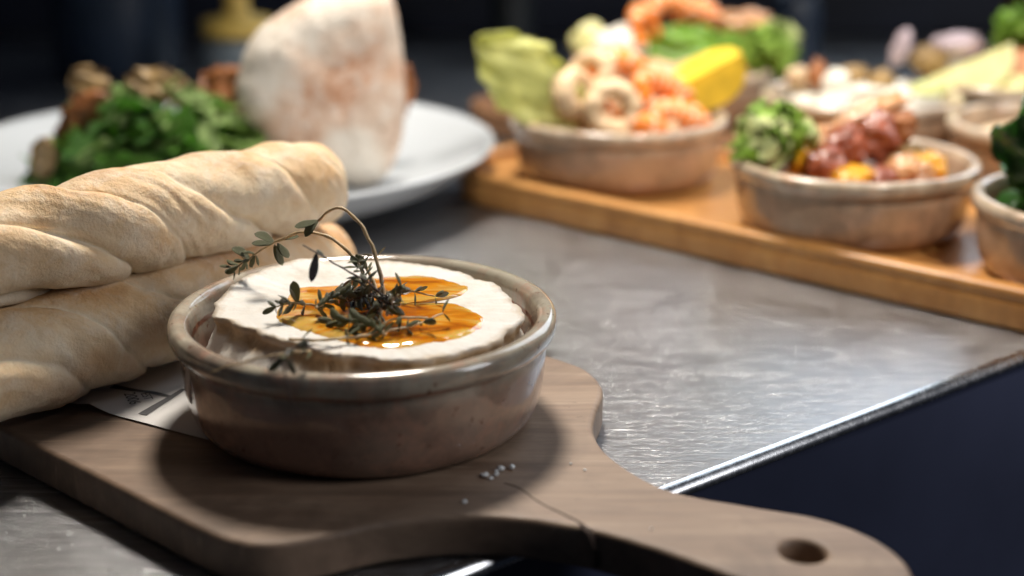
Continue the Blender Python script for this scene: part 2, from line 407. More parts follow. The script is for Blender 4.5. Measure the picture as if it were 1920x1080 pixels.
def text(body, at, dx, size):
    cu = bpy.data.curves.new('lettering', 'FONT'); cu.body = body; cu.size = size; cu.align_x = 'CENTER'; cu.extrude = .00003
    tmp = bpy.data.objects.new('tmp', cu); col.objects.link(tmp)
    me = bpy.data.meshes.new_from_object(tmp.evaluated_get(bpy.context.evaluated_depsgraph_get())); bpy.data.objects.remove(tmp)
    me.materials.clear(); me.materials.append(M_INK); me.name = 'lettering'
    o = bpy.data.objects.new('lettering', me); col.objects.link(o); o.parent = paper
    d = Vector(dx).normalized()
    o.matrix_local = Matrix.Translation(ppt(*at, .0168)) @ Matrix.Rotation(math.atan2(d.y, d.x), 4, 'Z')
text('2006', (-.1449, .4962), (.0043, -.0090, 0), .0062)
text('EST', (-.1395, .4985), (.0043, -.0090, 0), .0048)

# ---------------------------------------------------------------- stoneware dishes
POT = [(.0, .0012), (.050, .0012), (.0545, .0002), (.0575, .0004), (.0605, .0022), (.0630, .0062), (.0645, .0115), (.0655, .019), (.0661, .026), (.0664, .0296), (.0660, .0308), (.0663, .0315), (.0676, .0320),
       (.0690, .0333), (.0698, .0354), (.0700, .0374), (.0697, .0391), (.0688, .0404), (.0672, .0411), (.0654, .0411), (.0638, .0404), (.0628, .0390), (.0622, .0365), (.0617, .030), (.0608, .020), (.059, .012), (.054, .0085), (.040, .0075), (0, .0075)]
def pot_mesh(name, mat):
    pr_ = []
    for i, (r, z) in enumerate(POT[:-1]):
        r2, z2 = POT[i + 1]; pr_.append((r, z))
        if math.hypot(r2 - r, z2 - z) > .004: pr_.append(((r + r2) / 2, (z + z2) / 2))
    pr_.append(POT[-1]); V, Fs = lathe(pr_, 128)
    V = [(x * (1 + .004 * nz(x, y, z, 14, 2)), y * (1 + .004 * nz(y, x, z, 14, 2)), z + .0004 * nz(x, y, z, 20, 2)) for x, y, z in V]
    me = bpy.data.meshes.new(name); me.from_pydata(V, [], Fs); me.shade_smooth(); me.materials.append(mat); return me
RC = Vector((-.0535, .4876, .0151))
pot = thing('baking_dish', 'round glazed stoneware dish holding the baked white cheese', 'dish', RC)
inst('bowl', pot_mesh('bowl', M_POT), pot)
V, Fs = [], []
for i in range(12):           # thick run of pale glaze on the left of the wall
    f = i / 11
    for k in range(10):
        a = 2 * math.pi * k / 10
        hw = .0016 + .0011 * math.sin(f * math.pi) + .0016 * max(0, .35 - f) / .35
        ang_ = R(208) + (f - .5) * .10 + hw * math.cos(a) / .066
        z = .016 + .0165 * f + .0006 * math.sin(a)
        rr = .0650 + .0012 * (z - .016) / .014 + .0011 * math.sin(a) * math.sin(math.pi * min(1, f * 1.3 + .12)) + .0003
        V.append((rr * math.cos(ang_), rr * math.sin(ang_), z))
mesh_obj('glaze_drip', V, grid_faces(12, 10) + [tuple(range(9, -1, -1)), tuple(range(110, 120))], M_DRIP, pot)
pot2 = pot_mesh('tapas_bowl', M_POT2)
def dish(x, y, z, s, label, rz=0):
    o = inst('tapas_dish', pot2); o.location = (x, y, z); o.scale = (s, s, s); o.rotation_euler.z = rz
    return tag(o, label, 'dish', 'sandy stoneware tapas dishes')

# ---------------------------------------------------------------- camembert
CC = Vector((-.0525, .4865, 0))
EDGE = [(-172, .0549), (-160, .0493), (-144, .0445), (-116, .0440), (-90, .0515), (-72, .0560), (-55, .0578), (-41, .0588), (-29, .0590), (-13, .0580), (7, .0556), (32, .0549), (63, .0561), (89, .0580), (109, .0588), (127, .0590), (143, .0590), (161, .0575)]
EZ = [(-172, 0), (-144, .0005), (-116, .0005), (-90, 0), (-55, -.0012), (-29, -.0012), (0, 0), (60, .0), (90, .0006), (127, .0032), (150, .0024)]
def cheese_z(x, y):
    a = math.degrees(math.atan2(y, x)); r = math.hypot(x, y); e = lerp_loop(EDGE, a); f = min(1, r / e)
    return .0566 + lerp_loop(EZ, a) * f * f * f - .0012 * (1 - f * f) + .00035 * nz(x, y, 0, 60, 3)
V, brown = [], []; NA = 320; rings = []
for i in range(30): rings.append(('t', (i + .3) / 30))
for i in range(26): rings.append(('w', (i + 1) / 26))
for kind, f in rings:
    for k in range(NA):
        a = 2 * math.pi * k / NA; ad = math.degrees(a); ca, sa = math.cos(a), math.sin(a)
        e = lerp_loop(EDGE, ad) * (1 + .045 * nz(ca * 2 + 4, sa * 2, 0, 1.6, 3)) + .0003 * noise.noise(Vector((ca * 30, sa * 30, 0))) * max(0, noise.noise(Vector((ca * 4, sa * 4, 8))) + .3)
        ez = cheese_z(ca * e * .97, sa * e * .97)
        if kind == 't':
            r = e * f; z = cheese_z(ca * r, sa * r)
            lip = max(0, (f - .86) / .14)
            z += .0004 * lip * noise.noise(Vector((ca * 26, sa * 26, 5))) - .0007 * lip ** 8
            z += .00030 * min(1, f * 1.3) * noise.noise(Vector((ca * 14, sa * 14, f * 3))) + .0008 * max(0, f - .6) * noise.noise(Vector((ca * 17, sa * 17, f * 6)))
            brown.append(max(0, lip - .15) * .72)
        else:
            base = .0585; dent = .0030 * max(0, math.sin(min(1, (f * 2.6) ** .6) * math.pi)) * (1 + .8 * noise.noise(Vector((ca * 9, sa * 9, 7))))
            r = e + (base - e) * min(1, max(0, (f - .08) * 2.0)) ** .8 - dent * (1 if e > .05 else .6)
            r = min(r, .0590)
            z = ez - .0010 - f * (ez - .0245) + .0003 * noise.noise(Vector((ca * 12, sa * 12, f * 9)))
            r += .0007 * nz(ca * 4, sa * 4, f * 3, 4, 4)
            brown.append(max(0, 1.0 - abs(f - .09) / .12) * (.95 + .8 * noise.noise(Vector((ca * 6, sa * 6, 2)))) + .10)
        V.append((ca * r, sa * r, z))
Fs = grid_faces(len(rings), NA); V.append((0, 0, cheese_z(0, 0))); brown.append(0); ctr = len(V) - 1
Fs += [(ctr, k, (k + 1) % NA) for k in range(NA)]
ch = mesh_obj('camembert', V, Fs, M_RIND, loc=CC); attr(ch, 'brown', brown)
tag(ch, 'baked camembert with a white rind and browned torn edge, in the glazed dish', 'cheese')

# ---------------------------------------------------------------- honey on the cheese
HO = [(-.0454, .5247), (-.033, .5254), (-.0235, .5186), (-.0165, .5119), (-.0175, .5041), (-.0227, .499), (-.0370, .4925), (-.0225, .4925), (-.0154, .4861), (-.01, .4761), (-.012, .4637), (-.0199, .455), (-.027, .4508), (-.0357, .4466),
      (-.0463, .4456), (-.0575, .4508), (-.0676, .4588), (-.0769, .4659), (-.0846, .4796), (-.0834, .4965), (-.081, .5086), (-.0726, .5119), (-.0647, .5132), (-.0553, .5213)]
hcn = Vector((-.050, .484, 0)); lp = smooth_loop([(x - hcn.x, y - hcn.y, 0) for x, y in HO], 220)
V, th = [], []; NR = 26
for i in range(NR):
    f = i / (NR - 1)
    for p in lp:
        wob = 1 + .02 * noise.noise(p * 300)
        q = p * f * wob; x, y = q.x + hcn.x - CC.x, q.y + hcn.y - CC.y
        T = .0013 * (1 - f ** 5) ** .5 * (1 + .35 * nz(x, y, 0, 80, 2)) if f < 1 else -.0004
        V.append((q.x, q.y, cheese_z(x, y) + T + .0002)); th.append(max(0, min(1, (1 - f ** 3) * (.55 + .9 * nz(x, y, 4, 45, 2)))))
ho = mesh_obj('honey_pool', V, grid_faces(NR, len(lp)), M_HONEY, loc=hcn); attr(ho, 'thick', th)
tag(ho, 'glossy amber honey pooled on top of the white cheese', 'honey')

# ---------------------------------------------------------------- thyme
def leaf_mesh(name, mat, wd=.36, bend=.18, fold=.5):
    V = []; nu, nv = 11, 8
    for i in range(nu):
        f = i / (nu - 1); wv = wd * .5 * (math.sqrt(max(.004, 1 - (2 * f - 1) ** 2)) * (.62 + .38 * min(1, f * 1.7)))
        for k in range(nv):
            a = 2 * math.pi * k / nv; y = wv * math.cos(a); z = .05 * math.sin(a) * math.sin(math.pi * f) - bend * f * f - fold * y * y / wd
            V.append((f, y, z))
    me = bpy.data.meshes.new(name); me.from_pydata(V, [], grid_faces(nu, nv) + [tuple(range(nv - 1, -1, -1)), tuple(range((nu - 1) * nv, nu * nv))]); me.shade_smooth(); me.materials.append(mat); return me
LM = {'g': [leaf_mesh('leaf', M_THYME, .46), leaf_mesh('leaf', M_THYME, .54, -.1, .9), leaf_mesh('leaf', M_THYME, .40, .4, .3)],
      'd': [leaf_mesh('leaf', M_THYME_D, .48), leaf_mesh('leaf', M_THYME_D, .52, .35, .9), leaf_mesh('leaf', M_THYME, .44, .3, .6)],
      'b': [leaf_mesh('leaf', M_THYME_B, .34, .3), leaf_mesh('leaf', M_THYME_D, .4, .1)]}
def sprig(label, pts, rad_, nodes, kind='g', seed=1, stem=None, extra=()):
    rnd = random.Random(seed); base = Vector(pts[0])
    t_ = thing('thyme_sprig', label, 'thyme', base, 'thyme sprigs on the baked cheese')
    P = smooth_path(pts, 36)
    P = [p + Vector((noise.noise(p * 260 + Vector((seed, 0, 0))), noise.noise(p * 260 + Vector((0, seed, 0))), noise.noise(p * 260 + Vector((0, 0, seed))))) * .0005 for p in P]
    V, Fs = tube([p - base for p in P], lambda f: rad_ * (1 - .45 * f) * (1 + .12 * math.sin(f * 60)), 8)
    mesh_obj('stem', V, Fs, stem or M_STEM, t_)
    for f, cnt, size in nodes:
        i = min(35, max(1, int(f * 35))); p = P[i]; tn = (P[min(35, i + 1)] - P[i - 1]).normalized()
        a0 = rnd.uniform(0, 6.28)
        for k in range(cnt):
            x = tn.cross(Vector((0, 0, 1)));
            if x.length < .2: x = tn.cross(Vector((1, 0, 0)))
            x.normalize(); y = tn.cross(x); a = a0 + k * (math.pi if cnt == 2 else 2 * math.pi / cnt) + rnd.uniform(-.4, .4)
            out_ = x * math.cos(a) + y * math.sin(a)
            d = (out_ + tn * rnd.uniform(.3, 1.1)).normalized(); side = d.cross(tn).normalized(); nrm = side.cross(d) * -1
            if nrm.z < 0 and rnd.random() < .7: nrm = -nrm; side = -side
            s = size * rnd.uniform(.55, 1.1)
            Mx = Matrix((d, side, nrm)).transposed().to_4x4()
            inst('leaf', rnd.choice(LM[kind]), t_, Matrix.Translation(p - base + d * rad_ * .5) @ Mx @ Matrix.Diagonal((s, s, s, 1)))
    for (p, d, s, kk) in extra:
        d = Vector(d).normalized(); side = d.cross(Vector((0, -.5, 1))).normalized(); nrm = side.cross(d) * -1
        inst('leaf', LM[kind][kk], t_, Matrix.Translation(Vector(p) - base) @ Matrix((d, side, nrm)).transposed().to_4x4() @ Matrix.Diagonal((s, s, s, 1)))
    return t_
A = [(-.0467, .474, .0565), (-.0453, .478, .063), (-.0466, .482, .0693), (-.049, .486, .077), (-.0526, .49, .0842), (-.0571, .493, .0891), (-.0619, .495, .0913), (-.0667, .496, .0895), (-.0702, .497, .0858), (-.0738, .497, .084)]
sprig('tall thyme stem arching above the cheese with a leaf pair at its bent tip', A, .00080, [(.32, 2, .0055)], 'g', 11,
      extra=[((-.0700, .497, .0862), (-.85, -.1, -.35), .0088, 0), ((-.0700, .4965, .0862), (-.62, -.3, -.62), .0075, 1), ((-.0712, .498, .0850), (-.3, .2, -.9), .0055, 2)])
B = [(-.0469, .478, .0607), (-.0517, .488, .0704), (-.0563, .491, .0737), (-.0623, .494, .0781), (-.0683, .497, .0804), (-.0743, .5, .0808), (-.0799, .502, .0798), (-.0852, .505, .0765), (-.089, .507, .0747), (-.0972, .511, .0683), (-.1015, .514, .0649), (-.1061, .516, .0618)]
sprig('lower arching thyme stem reaching left to the dish rim with a leafy end', B, .00075, [(.10, 2, .0060), (.17, 2, .0055), (.80, 4, .0050), (.85, 3, .006), (.91, 4, .0055), (.95, 4, .005), (1.0, 5, .0045)], 'g', 5,
      extra=[((-.0880, .5062, .0752), (-.8, 0, .45), .0080, 1), ((-.0885, .5065, .0748), (-.9, 0, -.12), .0078, 0), ((-.0880, .506, .0745), (.25, -.1, -.9), .0080, 2), ((-.0868, .5055, .0752), (.55, -.3, -.75), .0072, 0), ((-.0845, .5045, .0768), (.9, 0, .25), .0060, 1), ((-.0985, .512, .0672), (-.75, 0, .55), .0078, 1)])
Cc = [(-.0427, .470, .0640), (-.0498, .469, .0715), (-.0569, .468, .0762), (-.0631, .467, .0807), (-.0674, .466, .0835), (-.0713, .465, .0864)]
sprig('dark bare thyme stem in front with one charred leaf hanging down', Cc, .00042, [(.1, 3, .005), (.2, 2, .005)], 'b', 8, M_STEM_D, extra=[((-.0668, .466, .0832), (-.12, -.1, -1), .0098, 0), ((-.0640, .467, .0812), (-.6, 0, .5), .004, 1)])
hang = [(-.0560, .4400, .0585), (-.0621, .432, .0606), (-.0679, .425, .0641), (-.0709, .417, .0639), (-.0707, .4122, .0601), (-.069, .410, .0538), (-.0666, .4105, .0457)]
sprig('thin thyme stem hanging over the front rim of the dish', hang, .00040, [(.38, 2, .006), (.52, 3, .0065), (.28, 2, .005)], 'd', 14, M_STEM_D)
sprig('pale bare thyme stem lying across the front left rim', [(-.0660, .436, .0585), (-.0711, .4280, .0610), (-.0826, .4265, .0592), (-.0971, .4275, .0545)], .00045, [(.05, 2, .005)], 'g', 15)
F1 = [(-.075, .448, .0580), (-.0606, .447, .0585), (-.0468, .452, .0588), (-.0328, .458, .0600), (-.024, .465, .0615)]
sprig('thyme stem lying across the front of the honey', F1, .00055, [(.1, 2, .006), (.35, 3, .007), (.5, 3, .007), (.7, 3, .007), (.8, 2, .007), (1, 2, .006)], 'g', 21)
sprig('small leafy thyme tip at the left edge of the honey', [(-.066, .480, .0590), (-.0739, .477, .0610), (-.0785, .474, .0625), (-.0825, .472, .0615)], .00045, [(.3, 3, .006), (.5, 3, .006), (.65, 4, .006), (.8, 4, .0055), (1, 4, .005)], 'd', 23, extra=[((-.076, .478, .061), (-.2, 0, 1), .009, 2)])
rnd = random.Random(77)
CL = ['dark thyme tuft at the back of the pile on the honey', 'charred thyme tuft in the middle of the pile', 'wet dark thyme tuft at the left of the pile', 'dark thyme tuft at the right of the pile', 'green thyme tuft at the front of the pile',
      'curled thyme tuft on top of the pile', 'thyme tuft low on the right side of the honey', 'thyme tip poking right over the honey']
cen = [(-.055, .490, .0600), (-.050, .474, .0630), (-.062, .480, .0610), (-.045, .470, .0600), (-.052, .458, .0590), (-.052, .482, .0640), (-.040, .459, .0595), (-.040, .492, .0590)]
for i, (lab, c) in enumerate(zip(CL, cen)):
    c = Vector(c); d = Vector((rnd.uniform(-1, 1), rnd.uniform(-.8, .8), rnd.uniform(-.1, .5))).normalized()
    if i == 7: d = Vector((1, -.1, .1))
    if i == 5: d = Vector((-.2, .1, 1)).normalized()
    L_ = .012
    pts = [c - d * L_, c + Vector((0, 0, .002)), c + d * L_ + Vector((0, 0, -.001))]
    pts = [Vector((p.x, p.y, max(p.z, .0582))) for p in pts]
    sprig(lab, pts, .0005, [(f, 4, .0058) for f in (.05, .15, .25, .36, .47, .58, .69, .8, .9, 1.0)] if i not in (6, 7) else [(f, 3, .0058) for f in (.4, .7, 1.0)], ('d', 'b', 'd', 'd', 'g', 'd', 'g', 'd')[i], 40 + i, M_STEM_D if i in (1, 3) else M_STEM)

# ---------------------------------------------------------------- bread sticks
def bread(label, pts, radii, fold, seed, twist0, ph, ns=300, nt=168):
    P = smooth_path(pts, ns); L_ = sum((P[i + 1] - P[i]).length for i in range(ns - 1)); base = Vector((P[0].x, P[0].y, P[0].z))
    V, toast, under = [], [], []
    so = Vector((seed * 7.3, seed * 3.1, 0))
    for i, p in enumerate(P):
        s = i / (ns - 1); tn = (P[min(ns - 1, i + 1)] - P[max(0, i - 1)]).normalized()
        x = tn.cross(Vector((0, 0, 1))).normalized(); y = x.cross(tn)
        k = s * (len(radii) - 1); k0 = min(int(k), len(radii) - 2); u = k - k0; u = u * u * (3 - 2 * u); rr = radii[k0] + (radii[k0 + 1] - radii[k0]) * u
        endc = min(1, s / .055, (1 - s) / .055); rr *= math.sqrt(max(0.0, 1 - (1 - endc) ** 2)) if endc < 1 else 1
        kf = s * (len(fold) - 1); f0 = min(int(kf), len(fold) - 2); amp = fold[f0] + (fold[f0 + 1] - fold[f0]) * (kf - f0)
        d = s * L_
        for j in range(nt):
            a = 2 * math.pi * j / nt; ca, sa = math.cos(a), math.sin(a)
            q3 = Vector((ca * .021, sa * .021, d)) + so
            warp = .42 * noise.noise(q3 * 20) + .07 * noise.noise(q3 * 70); fa = max(.12, .60 + 1.15 * noise.noise(Vector((q3.x * 6, q3.y * 6, q3.z * 15)) + Vector((9, 4, 2))))
            f = (1.5 * a / math.pi + d / twist0 + ph + warp) % 1.0
            prof_ = (f ** .75) * (1 - f ** 9) * 1.25          # swelling fold between two creases
            crease = math.exp(-(min(f, 1 - f) / .030) ** 2)
            h = fa * (amp * (prof_ - .70) * .31 - amp * crease * .075)
            h += .05 * nz(q3.x, q3.y, q3.z, 38, 3)
            wr = noise.noise(Vector((f * 9, d * 60 + a * 2.0, seed)))       # stretch marks running along the folds
            h += .012 * wr * (.5 + amp) + .010 * nz(q3.x, q3.y, q3.z, 200, 3) + .035 * amp * abs(noise.noise(q3 * 60)) - .02 * max(0, noise.noise(q3 * 95 + Vector((3, 1, 7))) - .45)
            r = rr * (1 + h)
            q = x * ca * r * 1.04 + y * sa * r * .96
            V.append(p + q - base)
            top = .5 + .5 * sa
            toast.append(max(0, min(1, .55 * top + .45 * prof_ * top - .5 * crease + .25 * noise.noise(q3 * 22)))); under.append(max(0, min(1, (-sa - .25) * 1.6)))
    Fs = grid_faces(ns, nt) + [tuple(range(nt - 1, -1, -1)), tuple(range((ns - 1) * nt, ns * nt))]
    o = mesh_obj('bread_stick', V, Fs, M_BREAD, loc=base); attr(o, 'toast', toast); attr(o, 'under', under)
    return tag(o, label, 'bread', 'twisted bread sticks')
bread('twisted golden bread stick on top of the other one, left of the dish', [(-.235, .422, .0758), (-.1905, .4880, .0755), (-.161, .5180, .0755), (-.1394, .5480, .0750), (-.1139, .5810, .0735), (-.0950, .6050, .0720), (-.0845, .6190, .0705)],
      [.018, .0195, .0205, .0215, .0215, .0210, .0200, .0190], [1, 1, 1, 1.1, 1, .6, .25, .15], 1, .043, .42)
bread('twisted bread stick lying underneath, touching the dish and the paper', [(-.236, .410, .0375), (-.1880, .4745, .0373), (-.1638, .507, .0372), (-.1408, .5381, .0372), (-.1165, .5802, .0366), (-.0960, .6080, .0350), (-.0790, .6280, .0345)],
      [.018, .0212, .0212, .0210, .0210, .0205, .0190, .0175], [.5, .5, .45, .7, .6, .4, .3, .2], 2, .052, .1)

# ---------------------------------------------------------------- salt and crumbs
def flake(name, label, loc, s, seed, mat, group):
    bm = bmesh.new(); bmesh.ops.create_icosphere(bm, subdivisions=1, radius=1); r_ = random.Random(seed)
    for q in bm.verts: q.co = Vector((q.co.x * r_.uniform(.55, 1.3), q.co.y * r_.uniform(.55, 1.3), q.co.z * r_.uniform(.45, .8))) * s
    me = bpy.data.meshes.new(name); bm.to_mesh(me); bm.free(); me.materials.append(mat)
    o = bpy.data.objects.new(name, me); col.objects.link(o); o.location = (loc[0], loc[1], loc[2] + s * .55)
    return tag(o, label, 'salt', group)
S_ = [(-.0089, .4312), (-.0057, .43), (-.0032, .4374), (-.0009, .4395), (-.0063, .4374), (-.0100, .4345), (-.0040, .4340)]
for i, (x, y) in enumerate(S_): flake('salt_flake', 'white salt flake in the small heap beside the dish foot', (x + .0012 * math.sin(i * 5), y + .0010 * math.cos(i * 7), .015), (.0015, .0010, .0017, .0013, .0008, .0007, .0011)[i], i, M_SALT, 'salt heap at the dish foot')
for i, ((x, y), lab) in enumerate(zip([(-.0152, .4134), (.020, .4425), (.0245, .4374), (.0431, .3951)], ['single salt flake on the board in front of the dish', 'far one of two specks on the board near the steel', 'near one of two specks on the board near the steel', 'tiny speck on the board near the handle'])):
    flake('salt_flake', lab, (x, y, .015), (.0010, .0006, .0006, .0005)[i], 20 + i, M_SALT, 'loose flakes on the board')
for i, (x, y) in enumerate([(-.146, .410), (-.1313, .4104), (-.126, .3965), (-.1166, .3969), (-.1425, .4129), (-.1668, .421), (-.1648, .4336)]):
    flake('salt_flake', 'loose grain on the dark steel at the front left', (x, y, .0), .0005, 30 + i, M_SALT, 'loose grains on the steel')

# ---------------------------------------------------------------- food helpers
def blob(name, label, cat, c, s, mat, seed=1, amp=.25, fr=1.6, group=None, rot=0, sub=4):
    bm = bmesh.new(); bmesh.ops.create_icosphere(bm, subdivisions=sub, radius=1); so = Vector((seed * 5.1, seed * 2.7, seed))
    for q in bm.verts:
        n_ = q.co.normalized(); q.co = q.co * (1 + amp * noise.fractal(n_ * fr + so, 1, 2, 3)); q.co = Vector((q.co.x * s[0], q.co.y * s[1], q.co.z * s[2]))
    me = bpy.data.meshes.new(name); bm.to_mesh(me); bm.free(); me.shade_smooth(); me.materials.append(mat)
    o = bpy.data.objects.new(name, me); col.objects.link(o); o.location = c; o.rotation_euler = (rot * .6, rot * .3, rot)
    return tag(o, label, cat, group)
def ring(label, c, r, th_, rot, seed):
    V = []; n_, m = 48, 14
    for i in range(n_):
        a = 2 * math.pi * i / n_; rr = r * (1 + .14 * noise.noise(Vector((math.cos(a), math.sin(a), seed)))); tt = th_ * (1 + .25 * noise.noise(Vector((math.cos(a) * 2, math.sin(a) * 2, seed + 5))))
        for k in range(m):
            b = 2 * math.pi * k / m; V.append(((rr + tt * math.cos(b)) * math.cos(a), (rr + tt * math.cos(b)) * math.sin(a), tt * 1.35 * math.sin(b)))
    V2 = grid_faces(n_, m); V2 += [((n_ - 1) * m + k, (n_ - 1) * m + (k + 1) % m, (k + 1) % m, k) for k in range(m)]
    o = mesh_obj('squid_ring', V, V2, M_SQUID, loc=c); o.rotation_euler = rot
    return tag(o, label, 'squid ring', 'fried squid rings')
def prawn(label, c, r, arc, th_, rot, seed, group):
    P = [Vector((r * math.cos(a), r * math.sin(a), 0)) for a in [arc * i / 39 for i in range(40)]]
    V, Fs = tube(P, lambda f: th_ * (.35 + .65 * math.sin(math.pi * min(1, f * .8 + .2)) ** .7) * (1 + .10 * abs(math.sin(f * 19))), 14)
    t_ = thing('prawn', label, 'prawn', c, group); t_.rotation_euler = rot
    o = mesh_obj('body', V, Fs, M_PRAWN, t_); o.data.materials.append(M_PRAWN_W)
    for i, pl in enumerate(o.data.polygons):
        if (i // 14) % 8 in (0, 1): pl.material_index = 1
    e = P[-1]; d = (P[-1] - P[-2]).normalized(); V2 = []
    for i in range(5):
        f = i / 4
        for k in range(6):
            a = 2 * math.pi * k / 6; V2.append(e + d * f * th_ * 1.5 + Vector((0, 0, 1)) * math.cos(a) * th_ * (.3 + .7 * f) + d.cross(Vector((0, 0, 1))) * math.sin(a) * th_ * .16)
    mesh_obj('tail_fin', V2, grid_faces(5, 6) + [tuple(range(24, 30))], M_PRAWN, t_)
    return t_
def wedge(label, c, L_, r, span, rot, rind=M_LEMON, flesh=M_LEMON_F):
    t_ = thing('lemon_wedge', label, 'lemon', c); t_.rotation_euler = rot
    n_, m = 20, 14; V = []
    for i in range(n_):
        x = -1 + 2 * i / (n_ - 1); rr = r * math.sqrt(max(0.0, 1 - abs(x) ** 2.4)) + r * .04
        for k in range(m):
            a = -span / 2 + span * k / (m - 1); V.append((x * L_, rr * math.sin(a), -rr * math.cos(a)))
    mesh_obj('rind', V, grid_faces(n_, m, False), rind, t_)
    V2 = []
    for side in (0, m - 1):
        for i in range(n_):
            p = Vector(V[i * m + side]); ax_ = Vector((p.x * .96, 0, -r * .05))
            for k in range(5): V2.append(ax_.lerp(p, k / 4) + Vector((0, (.0006 if side else -.0006) * math.sin(k / 4 * math.pi), 0)))
    F2 = grid_faces(n_, 5, False) + grid_faces(n_, 5, False, n_ * 5)
    mesh_obj('flesh', V2, F2, flesh, t_)
    return t_
def sheet(name, label, cat, c, wd, ht, mat, rot, seed, ruffle=.15, cup=.3, group=None, parent=None, rf=5, taper=.5):
    """a leaf: curved, ruffled at its margin, with real thickness"""
    V = []; nu, nv = 26, 25
    for off in (0, 1):
        for i in range(nu):
            f = i / (nu - 1); half = wd * .5 * (taper + (1 - taper) * math.sin(math.pi * (f * .80 + .10))) * (math.sqrt(max(0, 1 - max(0, (f - .62) / .38) ** 2)) * .97 + .03)
            for k in range(nv):
                g = -1 + 2 * k / (nv - 1); e = max(abs(g), f * .8)
                y = cup * wd * g * g + ruffle * wd * e ** 2 * math.sin(g * rf * 1.3 + f * rf * 2.2 + seed) + .06 * wd * noise.noise(Vector((g * 2.5, f * 4, seed))) + .35 * cup * ht * f * f
                x = g * half * (1 + .08 * math.sin(f * 23 + seed) + .05 * math.sin(f * 47))
                V.append((x, y + off * .0007, f * ht + .03 * ht * math.sin(g * 9 + seed)))
    A_ = grid_faces(nu, nv, False); B_ = [tuple(reversed(q)) for q in grid_faces(nu, nv, False, nu * nv)]
    N = nu * nv; Sd = []
    for i in range(nu - 1):
        for k in (0, nv - 1):
            a, b = i * nv + k, (i + 1) * nv + k; Sd.append((a, b, b + N, a + N))
    for k in range(nv - 1): a, b = (nu - 1) * nv + k, (nu - 1) * nv + k + 1; Sd.append((a, b, b + N, a + N))
    o = mesh_obj(name, V, A_ + B_ + Sd, mat, parent, loc=c); o.rotation_euler = rot
    if not parent: tag(o, label, cat, group)
    return o
def frisee(label, c, rx, rz, n_, mats, seed, size, group=None):
    """a tuft of frilly lettuce: many small ruffled leaflets"""
    t_ = thing('frilly_lettuce', label, 'lettuce', c, group); r_ = random.Random(seed); pool = []
    for i in range(6):
        o = sheet('leaflet', '', '', (0, 0, 0), size * .8, size, mats[i % len(mats)], (0, 0, 0), i * 1.7, .34, .25, parent=t_, rf=9); pool.append(o.data); bpy.data.objects.remove(o)
    for i in range(n_):
        th1, ph1 = r_.uniform(0, 2 * math.pi), r_.uniform(.05, 1.25)
        d = Vector((math.cos(th1) * math.sin(ph1), math.sin(th1) * math.sin(ph1), math.cos(ph1)))
        p = Vector((d.x * rx * r_.uniform(0, .75), d.y * rx * r_.uniform(0, .75), rz * r_.uniform(0, .5)))
        q = Vector((0, 0, 1)).rotation_difference((d + Vector((0, 0, .3))).normalized()) @ Quaternion((0, 0, 1), r_.uniform(0, 6.28))
        s = r_.uniform(.7, 1.15)
        inst('leaflet', r_.choice(pool), t_, Matrix.Translation(p) @ q.to_matrix().to_4x4() @ Matrix.Diagonal((s, s, s, 1)))
    return t_

# ---------------------------------------------------------------- tapas trays
def stadium(p0, d, wid, ln_, r):
    d = Vector(d).normalized(); s = Vector((-d.y, d.x, 0)); q = []
    for cx, cy, a0 in ((r, r, 180), (ln_ - r, r, 270), (ln_ - r, wid - r, 0), (r, wid - r, 90)):
        for k in range(14):
            a = R(a0 + 90 * k / 13); w_ = Vector(p0) + d * (cx + r * math.cos(a)) + s * (cy + r * math.sin(a)); q.append((w_.x, w_.y))
    return q
TD = Vector((.745, -.668, 0)).normalized()
def tray(p0, wid, ln_, label, mat, r=.05):
    t_ = thing('serving_tray', label, 'tray', p0)
    o0 = stadium((0, 0, 0), TD, wid, ln_, r)
    s = Vector((-TD.y, TD.x, 0)); ins = .011
    o1 = stadium(TD * ins + s * ins, TD, wid - 2 * ins, ln_ - 2 * ins, r - ins)
    slab('base', [o0], .0004, .0150, .003, mat, t_)
    slab('raised_rim', [o0, o1], .0135, .0205, .0025, mat, t_)
    return t_
s_ = Vector((-TD.y, TD.x, 0))
tray(Vector((-.0560, .8755, 0)), .165, .475, 'long oiled acacia tray with rounded corners carrying the front tapas dishes', M_TRAY, .055)
tray(Vector((-.055, 1.085, 0)), .175, .48, 'dark wooden tray carrying the back row of tapas dishes', M_TRAY2, .055)

ZT = .0153
d1 = dish(.0655, .8660, ZT, .965, 'tapas dish of squid rings and prawns at the rounded end of the tray', .4)
d2 = dish(.1835, .7480, ZT, .945, 'tapas dish of glazed meat and yellow pepper, nearest to the steel counter edge', 1.3)
d3 = dish(.2880, .6580, ZT, .945, 'tapas dish cut by the right edge of the picture, under the dark green leaf', 2.1)
d4 = dish(.2330, .9420, ZT, .945, 'tapas dish of white cheese crumble and browned bits in the back row', 2.9)
d5 = dish(.3300, .8450, ZT, .945, 'empty looking tapas dish at the right edge, behind the meat dish', 3.4)
d7 = dish(.1280, 1.0550, ZT, .945, 'tapas dish at the back, behind the squid, with a large green leaf', 4.4)
d6 = dish(.3550, .9900, ZT + .003, .945, 'farthest tapas dish on the right, with a pale lemon slice', 5.2)

